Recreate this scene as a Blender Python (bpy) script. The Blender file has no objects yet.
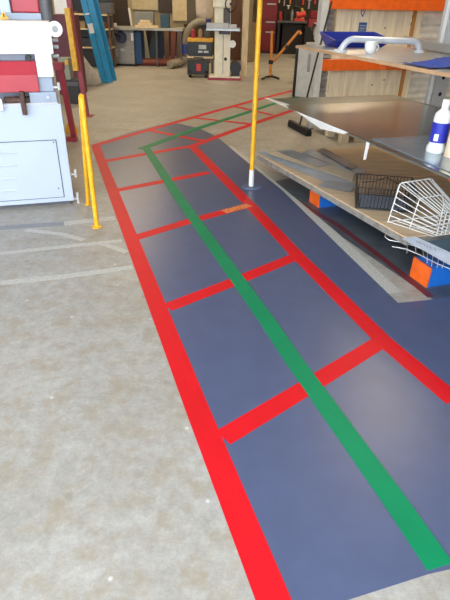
import bpy, bmesh, math, random
import numpy as np
from mathutils import Vector, Matrix
random.seed(4)
PI = math.pi
R = math.radians
SC = bpy.context.scene
COL = SC.collection

# ------------------------------------------------------------------ camera
FPX, PITCH, ROLL, EYE = 500.0, R(30.804), R(1.386), 1.55
fwd = Vector((0, math.cos(PITCH), -math.sin(PITCH)))
rgt0 = Vector((1, 0, 0)); up0 = rgt0.cross(fwd)
rgt = math.cos(ROLL)*rgt0 + math.sin(ROLL)*up0
upv = -math.sin(ROLL)*rgt0 + math.cos(ROLL)*up0
cd = bpy.data.cameras.new('camera'); cam = bpy.data.objects.new('camera', cd); COL.objects.link(cam)
cd.sensor_fit = 'VERTICAL'; cd.sensor_height = 36; cd.lens = FPX/600*36
cd.clip_start = .05; cd.clip_end = 200
m = Matrix.Identity(4)
for i, v in enumerate((rgt, upv, -fwd)):
    for j in range(3): m[j][i] = v[j]
m[2][3] = EYE
cam.matrix_world = m
SC.camera = cam

# ------------------------------------------------------------------ light and exposure
SC.view_settings.view_transform = 'Standard'; SC.view_settings.look = 'None'
SC.view_settings.gamma = 1; SC.view_settings.use_curve_mapping = False
SC.view_settings.exposure = 0.0
w = bpy.data.worlds.new('daylight'); SC.world = w; w.use_nodes = True
bg = w.node_tree.nodes['Background']; bg.inputs[0].default_value = (.86, .93, 1, 1); bg.inputs[1].default_value = 6.2

def area(name, loc, size, power, col, rot=(0, 0, 0)):
    l = bpy.data.lights.new(name, 'AREA'); l.shape = 'RECTANGLE'; l.size, l.size_y = size; l.energy = power; l.color = col
    o = bpy.data.objects.new(name, l); COL.objects.link(o); o.location = loc; o.rotation_euler = rot
    return o
WARM = (1, .78, .50)
for k, (x, y, e) in enumerate([(-3, 8.5, 75), (2.6, 6.4, 95), (-3, 13, 125), (3, 13, 125), (-2.5, 15.6, 75), (3.5, 18, 140)]):  # the one near the racks is an added fill to brighten the plywood
    area('ceiling_or_fill_light', (x, y, 4.3), (.4, 2.4), e, WARM)

# ------------------------------------------------------------------ helpers
def ray(x, y):
    return ((x-225)/FPX)*rgt + (-(y-300)/FPX)*upv + fwd
def F(x, y, z=0.0):                       # a point at height z seen at pixel x, y
    d = ray(x, y); t = (z-EYE)/d.z
    return Vector((0, 0, EYE)) + t*d
def W(x, y, Y):                           # a point at distance Y
    d = ray(x, y); t = Y/d.y
    return Vector((0, 0, EYE)) + t*d
RA = R(18.8)
def RK(u, v, z=0.0):                      # rack frame: u across, v along the walkway
    return Vector((u*math.cos(RA)-v*math.sin(RA), u*math.sin(RA)+v*math.cos(RA), z))
def UV(p):
    return (p.x*math.cos(RA)+p.y*math.sin(RA), -p.x*math.sin(RA)+p.y*math.cos(RA))

MATS = {}
def mat(name, col, rough=.5, metal=0, noise=.08, scale=8, col2=None, bump=0, spec=.5, trans=0, alpha=1, aniso=None, coat=0):
    if name in MATS: return MATS[name]
    mt = bpy.data.materials.new(name); mt.use_nodes = True; nt = mt.node_tree; b = nt.nodes['Principled BSDF']
    b.inputs['Roughness'].default_value = rough; b.inputs['Metallic'].default_value = metal
    b.inputs['Specular IOR Level'].default_value = spec
    b.inputs['Transmission Weight'].default_value = trans; b.inputs['Coat Weight'].default_value = coat
    tc = nt.nodes.new('ShaderNodeTexCoord'); n = nt.nodes.new('ShaderNodeTexNoise'); n.inputs['Scale'].default_value = scale
    n.inputs['Detail'].default_value = 5
    if aniso:
        mp = nt.nodes.new('ShaderNodeMapping'); mp.inputs['Scale'].default_value = aniso
        nt.links.new(tc.outputs['Object'], mp.inputs[0]); nt.links.new(mp.outputs[0], n.inputs['Vector'])
    else: nt.links.new(tc.outputs['Object'], n.inputs['Vector'])
    cr = nt.nodes.new('ShaderNodeValToRGB'); cr.color_ramp.elements[0].position = .3; cr.color_ramp.elements[1].position = .7
    c2 = col2 or tuple(max(0, c*(1-noise*2)) for c in col)
    cr.color_ramp.elements[0].color = (*c2, 1); cr.color_ramp.elements[1].color = (*[min(1, c*(1+noise*.5)) for c in col], 1)
    nt.links.new(n.outputs['Fac'], cr.inputs[0]); nt.links.new(cr.outputs[0], b.inputs['Base Color'])
    if bump:
        bp = nt.nodes.new('ShaderNodeBump'); bp.inputs['Strength'].default_value = bump; bp.inputs['Distance'].default_value = .01
        nt.links.new(n.outputs['Fac'], bp.inputs['Height']); nt.links.new(bp.outputs[0], b.inputs['Normal'])
    MATS[name] = mt
    return mt

class MB:
    def __init__(s): s.bm = bmesh.new()
    def box(s, x0, x1, y0, y1, z0, z1, mtx=None):
        r = bmesh.ops.create_cube(s.bm, size=1)
        M = Matrix.Translation(((x0+x1)/2, (y0+y1)/2, (z0+z1)/2)) @ Matrix.Diagonal((abs(x1-x0), abs(y1-y0), abs(z1-z0), 1))
        if mtx: M = mtx @ M
        bmesh.ops.transform(s.bm, matrix=M, verts=r['verts']); return s
    def cyl(s, p, q, r, r2=None, seg=16):
        p, q = Vector(p), Vector(q); d = q-p
        g = bmesh.ops.create_cone(s.bm, cap_ends=True, segments=seg, radius1=r, radius2=r if r2 is None else r2, depth=d.length)
        M = Matrix.Translation((p+q)/2) @ d.to_track_quat('Z', 'Y').to_matrix().to_4x4()
        bmesh.ops.transform(s.bm, matrix=M, verts=g['verts']); return s
    def tube(s, pts, r, seg=8, closed=False):
        pts = [Vector(p) for p in pts]; n = len(pts); rings = []
        ref = None
        for i, p in enumerate(pts):
            if closed: t = (pts[(i+1) % n]-pts[i-1])
            else: t = (pts[min(i+1, n-1)]-pts[max(i-1, 0)])
            t.normalize()
            if ref is None: ref = t.orthogonal().normalized()
            ref = (ref - t*ref.dot(t)).normalized(); b = t.cross(ref)
            rr = r[i] if isinstance(r, (list, tuple)) else r
            rings.append([s.bm.verts.new(p+rr*(math.cos(a)*ref+math.sin(a)*b)) for a in [2*PI*k/seg for k in range(seg)]])
        for i in range(n if closed else n-1):
            A, B = rings[i], rings[(i+1) % n]
            for k in range(seg): s.bm.faces.new((A[k], A[(k+1) % seg], B[(k+1) % seg], B[k]))
        if not closed:
            s.bm.faces.new(rings[0][::-1]); s.bm.faces.new(rings[-1])
        return s
    def lathe(s, prof, c=(0, 0, 0), seg=24):
        rings = []
        for r, z in prof:
            rings.append([s.bm.verts.new((c[0]+r*math.cos(2*PI*k/seg), c[1]+r*math.sin(2*PI*k/seg), c[2]+z)) for k in range(seg)])
        for A, B in zip(rings, rings[1:]):
            for k in range(seg): s.bm.faces.new((A[k], A[(k+1) % seg], B[(k+1) % seg], B[k]))
        s.bm.faces.new(rings[0][::-1]); s.bm.faces.new(rings[-1]); return s
    def poly(s, pts, z0, z1):                # polygon footprint, extruded
        lo = [s.bm.verts.new((p[0], p[1], z0)) for p in pts]; hi = [s.bm.verts.new((p[0], p[1], z1)) for p in pts]
        s.bm.faces.new(lo[::-1]); s.bm.faces.new(hi); n = len(pts)
        for i in range(n): s.bm.faces.new((lo[i], lo[(i+1) % n], hi[(i+1) % n], hi[i]))
        return s
    def slab(s, q, th):                      # four 3-D corners given a thickness downwards
        q = [Vector(p) for p in q]; nrm = (q[1]-q[0]).cross(q[2]-q[0]).normalized()
        a = [s.bm.verts.new(p) for p in q]; b = [s.bm.verts.new(p-nrm*th) for p in q]; n = len(q)
        s.bm.faces.new(a); s.bm.faces.new(b[::-1])
        for i in range(n): s.bm.faces.new((b[i], b[(i+1) % n], a[(i+1) % n], a[i]))
        return s
    def mesh(s, name, mt, bevel=0, smooth=False):
        bmesh.ops.recalc_face_normals(s.bm, faces=s.bm.faces)
        if bevel:
            es = [e for e in s.bm.edges if len(e.link_faces) == 2 and e.calc_face_angle(0) > R(50)]
            try: bmesh.ops.bevel(s.bm, geom=es, offset=bevel, segments=2, affect='EDGES', profile=.6, clamp_overlap=True)
            except Exception: pass
        me = bpy.data.meshes.new(name); s.bm.to_mesh(me); s.bm.free()
        me.materials.append(mt)
        if smooth:
            me.polygons.foreach_set('use_smooth', [True]*len(me.polygons))
            try: me.set_sharp_from_angle(angle=R(40))
            except Exception: pass
        return me
    def build(s, name, mt, parent=None, bevel=0, smooth=False):
        o = bpy.data.objects.new(name, s.mesh(name, mt, bevel, smooth)); COL.objects.link(o)
        if parent: o.parent = parent
        return o
def tag(o, label=None, cat=None, group=None, kind=None):
    if label: o['label'] = label
    if cat: o['category'] = cat
    if group: o['group'] = group
    if kind: o['kind'] = kind
    return o
def thing(name, label, cat, loc=(0, 0, 0), rz=0, group=None, rot=None):
    o = bpy.data.objects.new(name, None); COL.objects.link(o); o.empty_display_size = .1
    o.location = loc; o.rotation_euler = rot or (0, 0, rz)
    return tag(o, label, cat, group)
def struct(name, mb, mt, **k): return tag(mb.build(name, mt, **k), kind='structure')
def single(name, mb, mt, label, cat, loc=(0, 0, 0), rz=0, group=None, rot=None, **k):
    o = mb.build(name, mt, **k); o.location = loc; o.rotation_euler = rot or (0, 0, rz)
    return tag(o, label, cat, group)

# ------------------------------------------------------------------ materials
def concrete():
    mt = bpy.data.materials.new('concrete'); mt.use_nodes = True; nt = mt.node_tree; b = nt.nodes['Principled BSDF']; L = nt.links
    tc = nt.nodes.new('ShaderNodeTexCoord')
    def noise(sc, det=6, rough=.6):
        n = nt.nodes.new('ShaderNodeTexNoise'); n.inputs['Scale'].default_value = sc; n.inputs['Detail'].default_value = det; n.inputs['Roughness'].default_value = rough
        L.new(tc.outputs['Object'], n.inputs['Vector']); return n
    def ramp(src, a, ca, b_, cb):
        r = nt.nodes.new('ShaderNodeValToRGB'); e = r.color_ramp.elements; e[0].position = a; e[0].color = (*ca, 1); e[1].position = b_; e[1].color = (*cb, 1)
        L.new(src, r.inputs[0]); return r
    def mix(f, a, c, mode='MIX'):
        x = nt.nodes.new('ShaderNodeMix'); x.data_type = 'RGBA'; x.blend_type = mode
        if isinstance(f, float): x.inputs[0].default_value = f
        else: L.new(f, x.inputs[0])
        L.new(a, x.inputs[6]); L.new(c, x.inputs[7]); return x.outputs[2]
    base = ramp(noise(1.3).outputs['Fac'], .3, (.345, .33, .30), .72, (.45, .445, .43))
    fine = ramp(noise(16, 12, .9).outputs['Fac'], .34, (.62, .61, .59), .62, (1.06, 1.06, 1.06))
    c = mix(1.0, base.outputs[0], fine.outputs[0], 'MULTIPLY')
    rust = ramp(noise(7.5, 10, .82).outputs['Fac'], .47, (0, 0, 0), .62, (.75, .75, .75))
    rc = nt.nodes.new('ShaderNodeRGB'); rc.outputs[0].default_value = (.29, .245, .175, 1)
    c = mix(rust.outputs[0], c, rc.outputs[0])
    # small worn spots
    v = nt.nodes.new('ShaderNodeTexVoronoi'); v.voronoi_dimensions = '2D'; v.inputs['Scale'].default_value = 4.5; L.new(tc.outputs['Object'], v.inputs['Vector'])
    nz = noise(14, 3); vm_ = nt.nodes.new('ShaderNodeMath'); vm_.operation = 'MULTIPLY_ADD'; vm_.inputs[1].default_value = .16; L.new(nz.outputs['Fac'], vm_.inputs[0]); L.new(v.outputs['Distance'], vm_.inputs[2])
    sp = ramp(vm_.outputs[0], .13, (.6, .6, .6), .19, (0, 0, 0))
    gate = ramp(noise(2.1, 2).outputs['Fac'], .52, (0, 0, 0), .6, (1, 1, 1))
    g = nt.nodes.new('ShaderNodeMath'); g.operation = 'MULTIPLY'; L.new(sp.outputs[0], g.inputs[0]); L.new(gate.outputs[0], g.inputs[1])
    dc = nt.nodes.new('ShaderNodeRGB'); dc.outputs[0].default_value = (.22, .21, .18, 1)
    c = mix(g.outputs[0], c, dc.outputs[0])
    # tiny pale chips
    v2 = nt.nodes.new('ShaderNodeTexVoronoi'); v2.voronoi_dimensions = '2D'; v2.inputs['Scale'].default_value = 2.1; L.new(tc.outputs['Object'], v2.inputs['Vector'])
    s2 = ramp(v2.outputs['Distance'], .006, (.5, .5, .5), .022, (0, 0, 0))
    wc = nt.nodes.new('ShaderNodeRGB'); wc.outputs[0].default_value = (.8, .8, .78, 1)
    c = mix(s2.outputs[0], c, wc.outputs[0])
    L.new(c, b.inputs['Base Color'])
    r = ramp(noise(2.5).outputs['Fac'], .3, (.38,)*3, .7, (.6,)*3); L.new(r.outputs[0], b.inputs['Roughness'])
    bp = nt.nodes.new('ShaderNodeBump'); bp.inputs['Strength'].default_value = .12; bp.inputs['Distance'].default_value = .004
    L.new(noise(60, 6).outputs['Fac'], bp.inputs['Height']); L.new(bp.outputs[0], b.inputs['Normal'])
    return mt
CONC = concrete()
BLUEP = mat('blue_floor_paint', (.078, .10, .19), .34, noise=.05, scale=7, bump=.03)
REDT = mat('red_tape', (.62, .006, .014), .5, noise=.05, scale=5, bump=.02, spec=.25)
GRNT = mat('green_tape', (.001, .22, .09), .5, noise=.05, scale=5, bump=.02, spec=.25)
OLDL = mat('worn_line', (.50, .50, .47), .6, noise=.13, scale=60)
OLDG = mat('grey_line', (.24, .25, .27), .5, noise=.1, scale=30)
OLDR = mat('maroon_line', (.13, .02, .03), .5, noise=.15, scale=30)
WHITEM = mat('machine_enamel', (.47, .54, .67), .35, noise=.02, scale=3)
WHITE2 = mat('white_machine_enamel', (.80, .84, .88), .35, noise=.02)
BLUEG = mat('blue_grey_enamel', (.31, .37, .47), .35, noise=.04)
REDM = mat('red_enamel', (.46, .04, .06), .35, noise=.05)
DARKR = mat('dark_red_enamel', (.36, .03, .05), .45, noise=.1)
MAROON = mat('maroon_enamel', (.12, .018, .04), .5, noise=.12)
DGREY = mat('dark_grey_metal', (.10, .10, .11), .5, noise=.15, scale=15)
MGREY = mat('mid_grey_metal', (.32, .33, .34), .45, noise=.12, scale=15)
LGREY = mat('light_grey_metal', (.58, .59, .60), .45, noise=.08)
BLACK = mat('black_plastic', (.006, .006, .007), .4, noise=.1)
BROWNM = mat('rusty_brown_steel', (.10, .045, .03), .6, noise=.3, scale=30)
CREAM = mat('cream_enamel', (.90, .85, .68), .4, noise=.06)
CREAMW = mat('cream_wall_paint', (.42, .35, .22), .8, noise=.15, scale=2)
YEL = mat('yellow_paint', (.88, .46, .015), .42, noise=.12, scale=20)
WHT = mat('white_plastic', (.82, .82, .80), .4, noise=.03)
PAPER = mat('white_paper', (.80, .80, .78), .8, noise=.05)
BLUE = mat('ladder_blue', (.02, .30, .62), .45, noise=.08)
NAVY = mat('tray_blue', (.012, .03, .30), .35, noise=.08)
BLUER = mat('bearer_blue', (.01, .13, .52), .4, noise=.1)
ORG = mat('rack_orange', (.83, .13, .012), .42, noise=.1, scale=12)
ORG2 = mat('stand_orange', (.72, .25, .04), .5, noise=.1)
PLY = mat('plywood', (.68, .50, .32), .65, noise=.12, scale=3, aniso=(1, 6, 1))
PLYV = mat('upright_plywood', (.82, .72, .52), .65, noise=.12, scale=4, aniso=(5, 1, .6))
TIMB = mat('pine_timber', (.86, .68, .42), .6, noise=.15, scale=5, aniso=(6, 6, .6))
TIMD = mat('dark_timber', (.20, .10, .05), .6, noise=.2, scale=5, aniso=(6, 6, .6))
CARD = mat('brown_hardboard', (.34, .23, .12), .7, noise=.1)
STEEL = mat('stainless_sheet', (.50, .55, .56), .24, 1, noise=.06, scale=4, aniso=(1, 8, 1))
FILM = mat('filmed_sheet', (.34, .44, .50), .2, .45, noise=.08, scale=4)
SHEETG = mat('grey_offcut_metal', (.30, .36, .43), .3, .3, noise=.12)
SACK = mat('woven_sack', (.50, .46, .42), .8, noise=.1, scale=12, bump=.2)
HOSE = mat('hose_grey', (.30, .26, .20), .6, noise=.1)
CORR = mat('corrugated_sheet', (.72, .70, .62), .5, noise=.1)
ALU = mat('brushed_aluminium', (.62, .63, .65), .35, 1, noise=.05)

# ------------------------------------------------------------------ the setting
struct('floor', MB().box(-9, 9, -9, 21.1, -.1, 0), CONC)
struct('wall_back', MB().box(-6.6, 7, 21, 21.2, 0, 4.6), CREAMW)
struct('wall_left', MB().box(-6.7, -6.5, -.6, 21, 0, 4.6), CREAMW)
struct('wall_right', MB().box(6.8, 7, -.6, 21, 0, 4.6), CREAMW)
struct('wall_front', MB().box(1.9, 7, -.8, -.6, 0, 4.6), CREAMW)
struct('wall_partition', MB().box(-6.5, .62, 17.2, 17.3, 0, 3.2), CREAMW)
struct('ceiling', MB().box(-6.7, 7, -.6, 21.2, 4.6, 4.7), mat('ceiling_paint', (.5, .48, .43), .8))
def fpoly(name, px, mt, z1, world=None):
    pts = [F(*p) for p in px] if world is None else world
    return struct(name, MB().poly([(p.x, p.y) for p in pts], 0.0, z1), mt)
fpoly('floor_colour', [(97, 143.5), (130, 130), (170, 121), (200, 131), (216, 136), (252, 166), (282, 190), (340, 247), (398, 303), (433, 299)], BLUEP, .0008,
      [F(97, 143.5), F(131, 132), F(172, 122), F(198, 128), F(216, 136), F(252, 166), F(282, 190), F(340, 247), F(398, 303), F(433, 299.5),
       RK(2.75, 2.12), RK(2.75, .62), F(449, 569.5), F(429, 574), F(348, 600), F(292, 616), F(256, 602), F(182.6, 400)])
SLATE = mat('slate_floor_area', (.085, .10, .12), .4, noise=.2, scale=6)
struct('floor_colour', MB().poly([(p.x, p.y) for p in (F(262, 184), F(345, 239), F(433, 299.6), RK(3.3, 2.12), RK(3.3, 4.95))], 0.0, .0002), SLATE)  # darker slate area, from the maroon line in under the rack
def stripe(name, px, width, mt, z0=.0, z1=.0006):
    P = [F(*p) for p in px]; A, B = [], []
    for i, p in enumerate(P):
        t = (P[min(i+1, len(P)-1)]-P[max(i-1, 0)]); t.z = 0; t.normalize(); n = Vector((-t.y, t.x, 0))*width/2
        A.append(p+n); B.append(p-n)
    mb = MB()
    for i in range(len(P)-1): mb.poly([A[i], A[i+1], B[i+1], B[i]], z0, z1)
    return mb
def trim(n, *a): return struct('trim_%d' % n, stripe('t', *a, .0, .0003+.00006*n), a[2])
trim(1, [(-30, 230), (64, 223.5)], .085, OLDG)
trim(2, [(64, 223.5), (115, 218)], .085, OLDL)
trim(3, [(26, 230), (62, 234), (84, 240)], .05, OLDL)
trim(4, [(100, 243), (127, 252)], .05, OLDL)
trim(5, [(-5, 254), (60, 247), (122, 240.5)], .05, OLDL)
trim(6, [(0, 283), (60, 277), (133, 267)], .06, OLDL)
trim(7, [(262, 181), (339, 226), (385, 260), (431, 297)], .05, OLDR)
trim(8, [(228, 146), (330, 232), (395, 293)], .10, OLDL)

# ------------------------------------------------------------------ floor tape
TZ = [0]
def tape(px, width, mt, label, group=None, z=.0012):
    TZ[0] += 1; z = (.0012 if z < .002 else .0030)+.00008*TZ[0]
    o = stripe('floor_tape', px, width, mt, .0007-.00001*TZ[0], z).build('floor_tape', mt)
    return tag(o, label, 'tape', group)
TG = 'red tape marking the blue walkway'
tape([(95.5, 146), (193.8, 400), (276, 606)], .105, REDT, 'long red tape down the left edge of the blue walkway', TG)
tape([(192, 146), (252, 207), (297, 255), (383, 340.5), (455, 401)], .105, REDT, 'long red tape down the right edge of the blue walkway', TG)
tape([(223, 437.8), (303.6, 389.3), (383, 340.5)], .095, REDT, 'nearest red cross tape, the widest in the picture', TG, .0013)
tape([(167.5, 307.5), (231.8, 282.7), (296, 256.5)], .095, REDT, 'second nearest red cross tape over the blue walkway', TG, .0013)
tape([(135.6, 237.8), (190, 221), (250, 205)], .095, REDT, 'third red cross tape, with an orange scuff at its right end', TG, .0013)
tape([(116.4, 190.5), (160, 182), (209, 172.5)], .095, REDT, 'fourth red cross tape, level with the yellow rail', TG, .0013)
tape([(104, 161.3), (192, 146)], .095, REDT, 'farthest red cross tape before the walkway bends', TG, .0013)
tape([(93, 146), (150, 129.5), (200, 115.5), (254, 100.5), (300, 89)], .10, REDT, 'red tape bounding the far side of the bent walkway', TG, .0013)
tape([(190, 147), (230, 132), (270, 118), (300, 108)], .10, REDT, 'red tape bounding the near side of the bent walkway', TG, .0013)
tape([(150, 130.5), (203, 141)], .09, REDT, 'short red cross tape right after the walkway bend', TG, .0011)
tape([(196, 118), (249, 124)], .09, REDT, 'short red cross tape midway on the bent walkway, left of the yellow pole', TG, .0011)
tape([(233, 106), (272, 115)], .09, REDT, 'short red cross tape on the bent walkway, crossing behind the yellow pole', TG, .0011)
tape([(145.5, 147), (180.5, 200), (266.5, 320), (293.3, 360), (394, 500), (440, 567)], .095, GRNT, 'long green tape down the centre of the blue walkway', z=.0021)
tape([(141, 149), (190, 131), (235, 116.5), (270, 105), (300, 96)], .095, GRNT, 'green centre tape of the bent walkway', z=.0021)
sc_ = stripe('x', [(224, 212), (249, 205.2)], .085, ORG2, .0013, .0035).build('tape_scuff', mat('scuffed_orange_tape', (.80, .22, .07), .5, noise=.3, scale=40))
for o in COL.objects:
    if o.get('label', '').startswith('third red'): sc_.parent = o

# ------------------------------------------------------------------ sanding machine on the left
MR = R(17.5); MO = Vector((-1.335, 4.17, 0))
md = Vector((math.cos(MR), math.sin(MR), 0)); mn = Vector((-math.sin(MR), math.cos(MR), 0))
def mp(px, py, off=0.0):                 # pixel -> local x, z on a plane parallel to the machine's front
    d = ray(px, py); o = Vector((0, 0, EYE)); t = ((MO+mn*off-o).dot(mn))/d.dot(mn); p = o+t*d-MO
    return p.dot(md), p.z
T = thing('sanding_machine', 'large white and red woodworking machine at the left edge', 'machine', MO, MR)
xl = -1.35
zt = mp(57, 104)[1]; z1 = mp(54, 77)[1]; z0h = mp(52, 54)[1]; zh = mp(50, 22)[1]
MB().box(xl, 0, 0, .75, .035, zt).build('cabinet', WHITEM, T, bevel=.006)
MB().box(xl, -.03, .03, .72, 0, .034).build('plinth', DGREY, T)
dx, dz1 = mp(56.2, 139.5); _, dz0 = mp(64.5, 197)
dgap = MB().box(xl+.02, dx, -.003, .01, dz0, dz1).build('door_seam', DGREY, T)
dr = MB().box(xl+.03, dx-.006, -.008, .01, dz0+.006, dz1-.006).build('access_door', WHITEM, T, bevel=.003)
for yy in (153, 166, 179, 191):
    a = mp(2, yy)[1]
    MB().cyl((-.93, -.008, a), (mp(17, yy)[0], -.008, a), .008, seg=8).build('louvre', WHITEM, dr, smooth=True)
for p in ((53.5, 142), (58.5, 188)):
    x, z = mp(*p); MB().cyl((x, -.012, z), (x, .0, z), .006, seg=10).build('screw', DGREY, dr)
# mechanism shelf above the cabinet
MB().box(xl, -.03, .22, .7, zt, z1).build('rear_wall', BLUEG, T)
MB().box(xl, -.02, .0, .24, zt, zt+.012).build('shelf', LGREY, T)
xa, za = mp(30, 100); xb, zb = mp(56, 92)
bk = MB().box(xa, xb, .0, .2, zt, zb).build('bearing_block', BLUEG, T, bevel=.006)
x, z = mp(48, 97); MB().cyl((x, -.012, z), (x, .0, z), .012, seg=12).build('bolt', LGREY, bk, smooth=True)
MB().box(mp(38, 84)[0], mp(53, 84)[0], .03, .3, zb, z1+.002).build('spacer_block', BLUEG, T, bevel=.004)
xs, zs = mp(4, 101, .02)
sh = MB().cyl((xs, .05, zs-.005), (mp(31, 101)[0], .05, zs-.005), .032, seg=18).build('lead_screw', BROWNM, T, smooth=True)
x0, zt1 = mp(18.5, 92, -.04); x1, zb1 = mp(27.5, 115, -.04)
MB().box(x0, x1, -.05, .1, zb1, zt1).build('clamp_block', BROWNM, T, bevel=.006)
x0, zt1 = mp(-5, 99); x1, zb1 = mp(4, 110)
MB().box(x0, x1, -.03, .04, zb1, zt1).build('stop_plate', WHT, T, bevel=.003)
# red guard
xg = mp(38, 80)[0]; zg0 = mp(38, 92)[1]; zg1 = mp(36, 75)[1]; zg2 = mp(34, 62)[1]
g = MB(); vs = []
for x in (xl, xg):
    vs.append([g.bm.verts.new(p) for p in ((x, .0, zg0), (x, -.0, zg1), (x, .06, zg2), (x, .28, zg2), (x, .28, zg0))])
g.bm.faces.new(vs[0]); g.bm.faces.new(vs[1][::-1])
for k in range(5): g.bm.faces.new((vs[0][k], vs[0][(k+1) % 5], vs[1][(k+1) % 5], vs[1][k]))
g.build('red_guard', REDM, T, bevel=.006)
MB().box(xg+.004, -.02, .0, .6, z1, z0h+.002).build('column', WHITE2, T, bevel=.006)
MB().box(xl, xg, .14, .6, zg2, z0h+.002).build('recess_panel', BLUEG, T)
x, z = mp(28, 58, .08); MB().cyl((x, .07, z), (x, .16, z), .022, seg=14).build('lock_knob', BLACK, T, smooth=True)
xh = mp(52, 40)[0]
hd = MB().box(xl, xh, -.0, .62, z0h, zh).build('head', WHITE2, T, bevel=.008)
MB().box(xh-.085, xh-.082, -.002, .01, z0h+.01, zh-.01).build('head_seam', LGREY, hd)
MB().box(xl, xh-.01, .03, .6, zh, zh+.006).build('top_plate', mat('beige_plate', (.72, .60, .48), .5), T)
# warning sign on the top plate
tz = mp(4, 18, .03); wt = MB()
wx, wz = mp(4.5, 19.5, .05)
for s_ in (1,):
    a = [wt.bm.verts.new(p) for p in ((wx-.032, .05, wz), (wx+.032, .05, wz), (wx, .05, wz+.055))]; b = [wt.bm.verts.new((v.co.x, .056, v.co.z)) for v in a]
    wt.bm.faces.new(a); wt.bm.faces.new(b[::-1])
    for k in range(3): wt.bm.faces.new((a[k], a[(k+1) % 3], b[(k+1) % 3], b[k]))
ws = wt.build('warning_sign', YEL, T)
MB().box(wx-.004, wx+.004, .047, .051, wz+.014, wz+.036).build('exclamation_mark', BLACK, ws)
# upper frame, red motor box, dark post, hand wheel
xr, zr = mp(41, 14, .12)
MB().box(xl, xr, .12, .5, zh+.006, mp(30, 13, .12)[1]).build('upper_rail', BLUEG, T, bevel=.005)
x0, zz = mp(12, 12.5, .16); x1, _ = mp(40, 12.5, .16)
MB().box(x0, x1, .16, .55, zz, zz+.34).build('motor_box', REDM, T, bevel=.01)
x0, _ = mp(0, 10, .14); x1, _ = mp(11, 10, .14)
MB().box(x0, x1, .13, .5, zz-.02, zz+.45).build('side_post', WHITEM, T, bevel=.01)
x0, _ = mp(41.5, 18, .1); x1, _ = mp(54, 18, .1)
MB().cyl(((x0+x1)/2, .14, zh+.006), ((x0+x1)/2, .14, zh+.6), (x1-x0)/2, seg=24).build('round_post', DGREY, T, smooth=True)
xw, zw = mp(55, 29, -.04)
hw = MB().cyl((xw, -.05, zw), (xw, -.03, zw), .052, seg=28).cyl((xw-.05, -.04, zw), (xw-.05, .02, zw), .012).build('scale_dial', WHT, T, smooth=True)
MB().cyl((xw, -.058, zw), (xw, -.05, zw), .022, seg=16).build('dial_hub', MGREY, hw, smooth=True)
for px_, py_ in ((57, 40), (57.5, 47), (58, 56)):
    x, z = mp(px_, py_, .05); MB().cyl((x-.04, .05, z), (x+.008, .05, z), .014, seg=12).build('side_knob', MGREY, T, smooth=True)
for (a, b_, c, d) in ((70, 77.5, 171, 177), (72, 80, 194, 203), (57, 61, 84, 90)):
    x0, zt1 = mp(a, c, .03); x1, zb1 = mp(b_, d, .03)
    MB().box(x0-.03, x1-.012, .02, .05, (zb1+zt1)/2-.006, (zb1+zt1)/2+.006).cyl((x1-.012, .035, zb1), (x1-.012, .035, zt1+.01), .011, seg=10).build('leveling_bracket', LGREY, T, smooth=True)

# ------------------------------------------------------------------ yellow rail and poles
p0 = F(97, 227); p1 = F(88.5, 204.5)
T = thing('yellow_guard_rail', 'bent yellow steel guard rail beside the white machine', 'guard rail', p0)
q = p1-p0; H = .965
def arc(pts, n=6):
    out = [Vector(pts[0])]
    for i in range(1, len(pts)-1):
        a, b, c = Vector(pts[i-1]), Vector(pts[i]), Vector(pts[i+1]); d = min((a-b).length, (c-b).length, .06)*.9
        s0 = b+(a-b).normalized()*d; s1 = b+(c-b).normalized()*d
        for k in range(n+1):
            t = k/n; out.append((1-t)**2*s0+2*t*(1-t)*b+t*t*s1)
    out.append(Vector(pts[-1])); return out
MB().tube(arc([(0, 0, .006), (0, 0, H), (q.x*.12, q.y*.12, H-.005), (q.x, q.y, .006)]), .0185, 12).build('bent_tube', YEL, T, smooth=True)
MB().cyl((0, 0, 0), (0, 0, .008), .038, seg=20).build('foot_plate', YEL, T)
MB().cyl((q.x, q.y, 0), (q.x, q.y, .008), .032, seg=20).build('foot_plate', YEL, T)
p0 = F(251, 187)
T = thing('yellow_pole', 'tall thin yellow pole with a white foot beside the walkway', 'pole', p0)
MB().cyl((0, 0, .17), (0, 0, 2.9), .0215, seg=16).build('pole', YEL, T, smooth=True)
MB().cyl((0, 0, .012), (0, 0, .17), .024, seg=16).build('white_sleeve', WHT, T, smooth=True)
MB().cyl((0, 0, 0), (0, 0, .012), .09, seg=24).build('base_plate', mat('blue_grey_base', (.12, .16, .26), .5), T)

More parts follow.
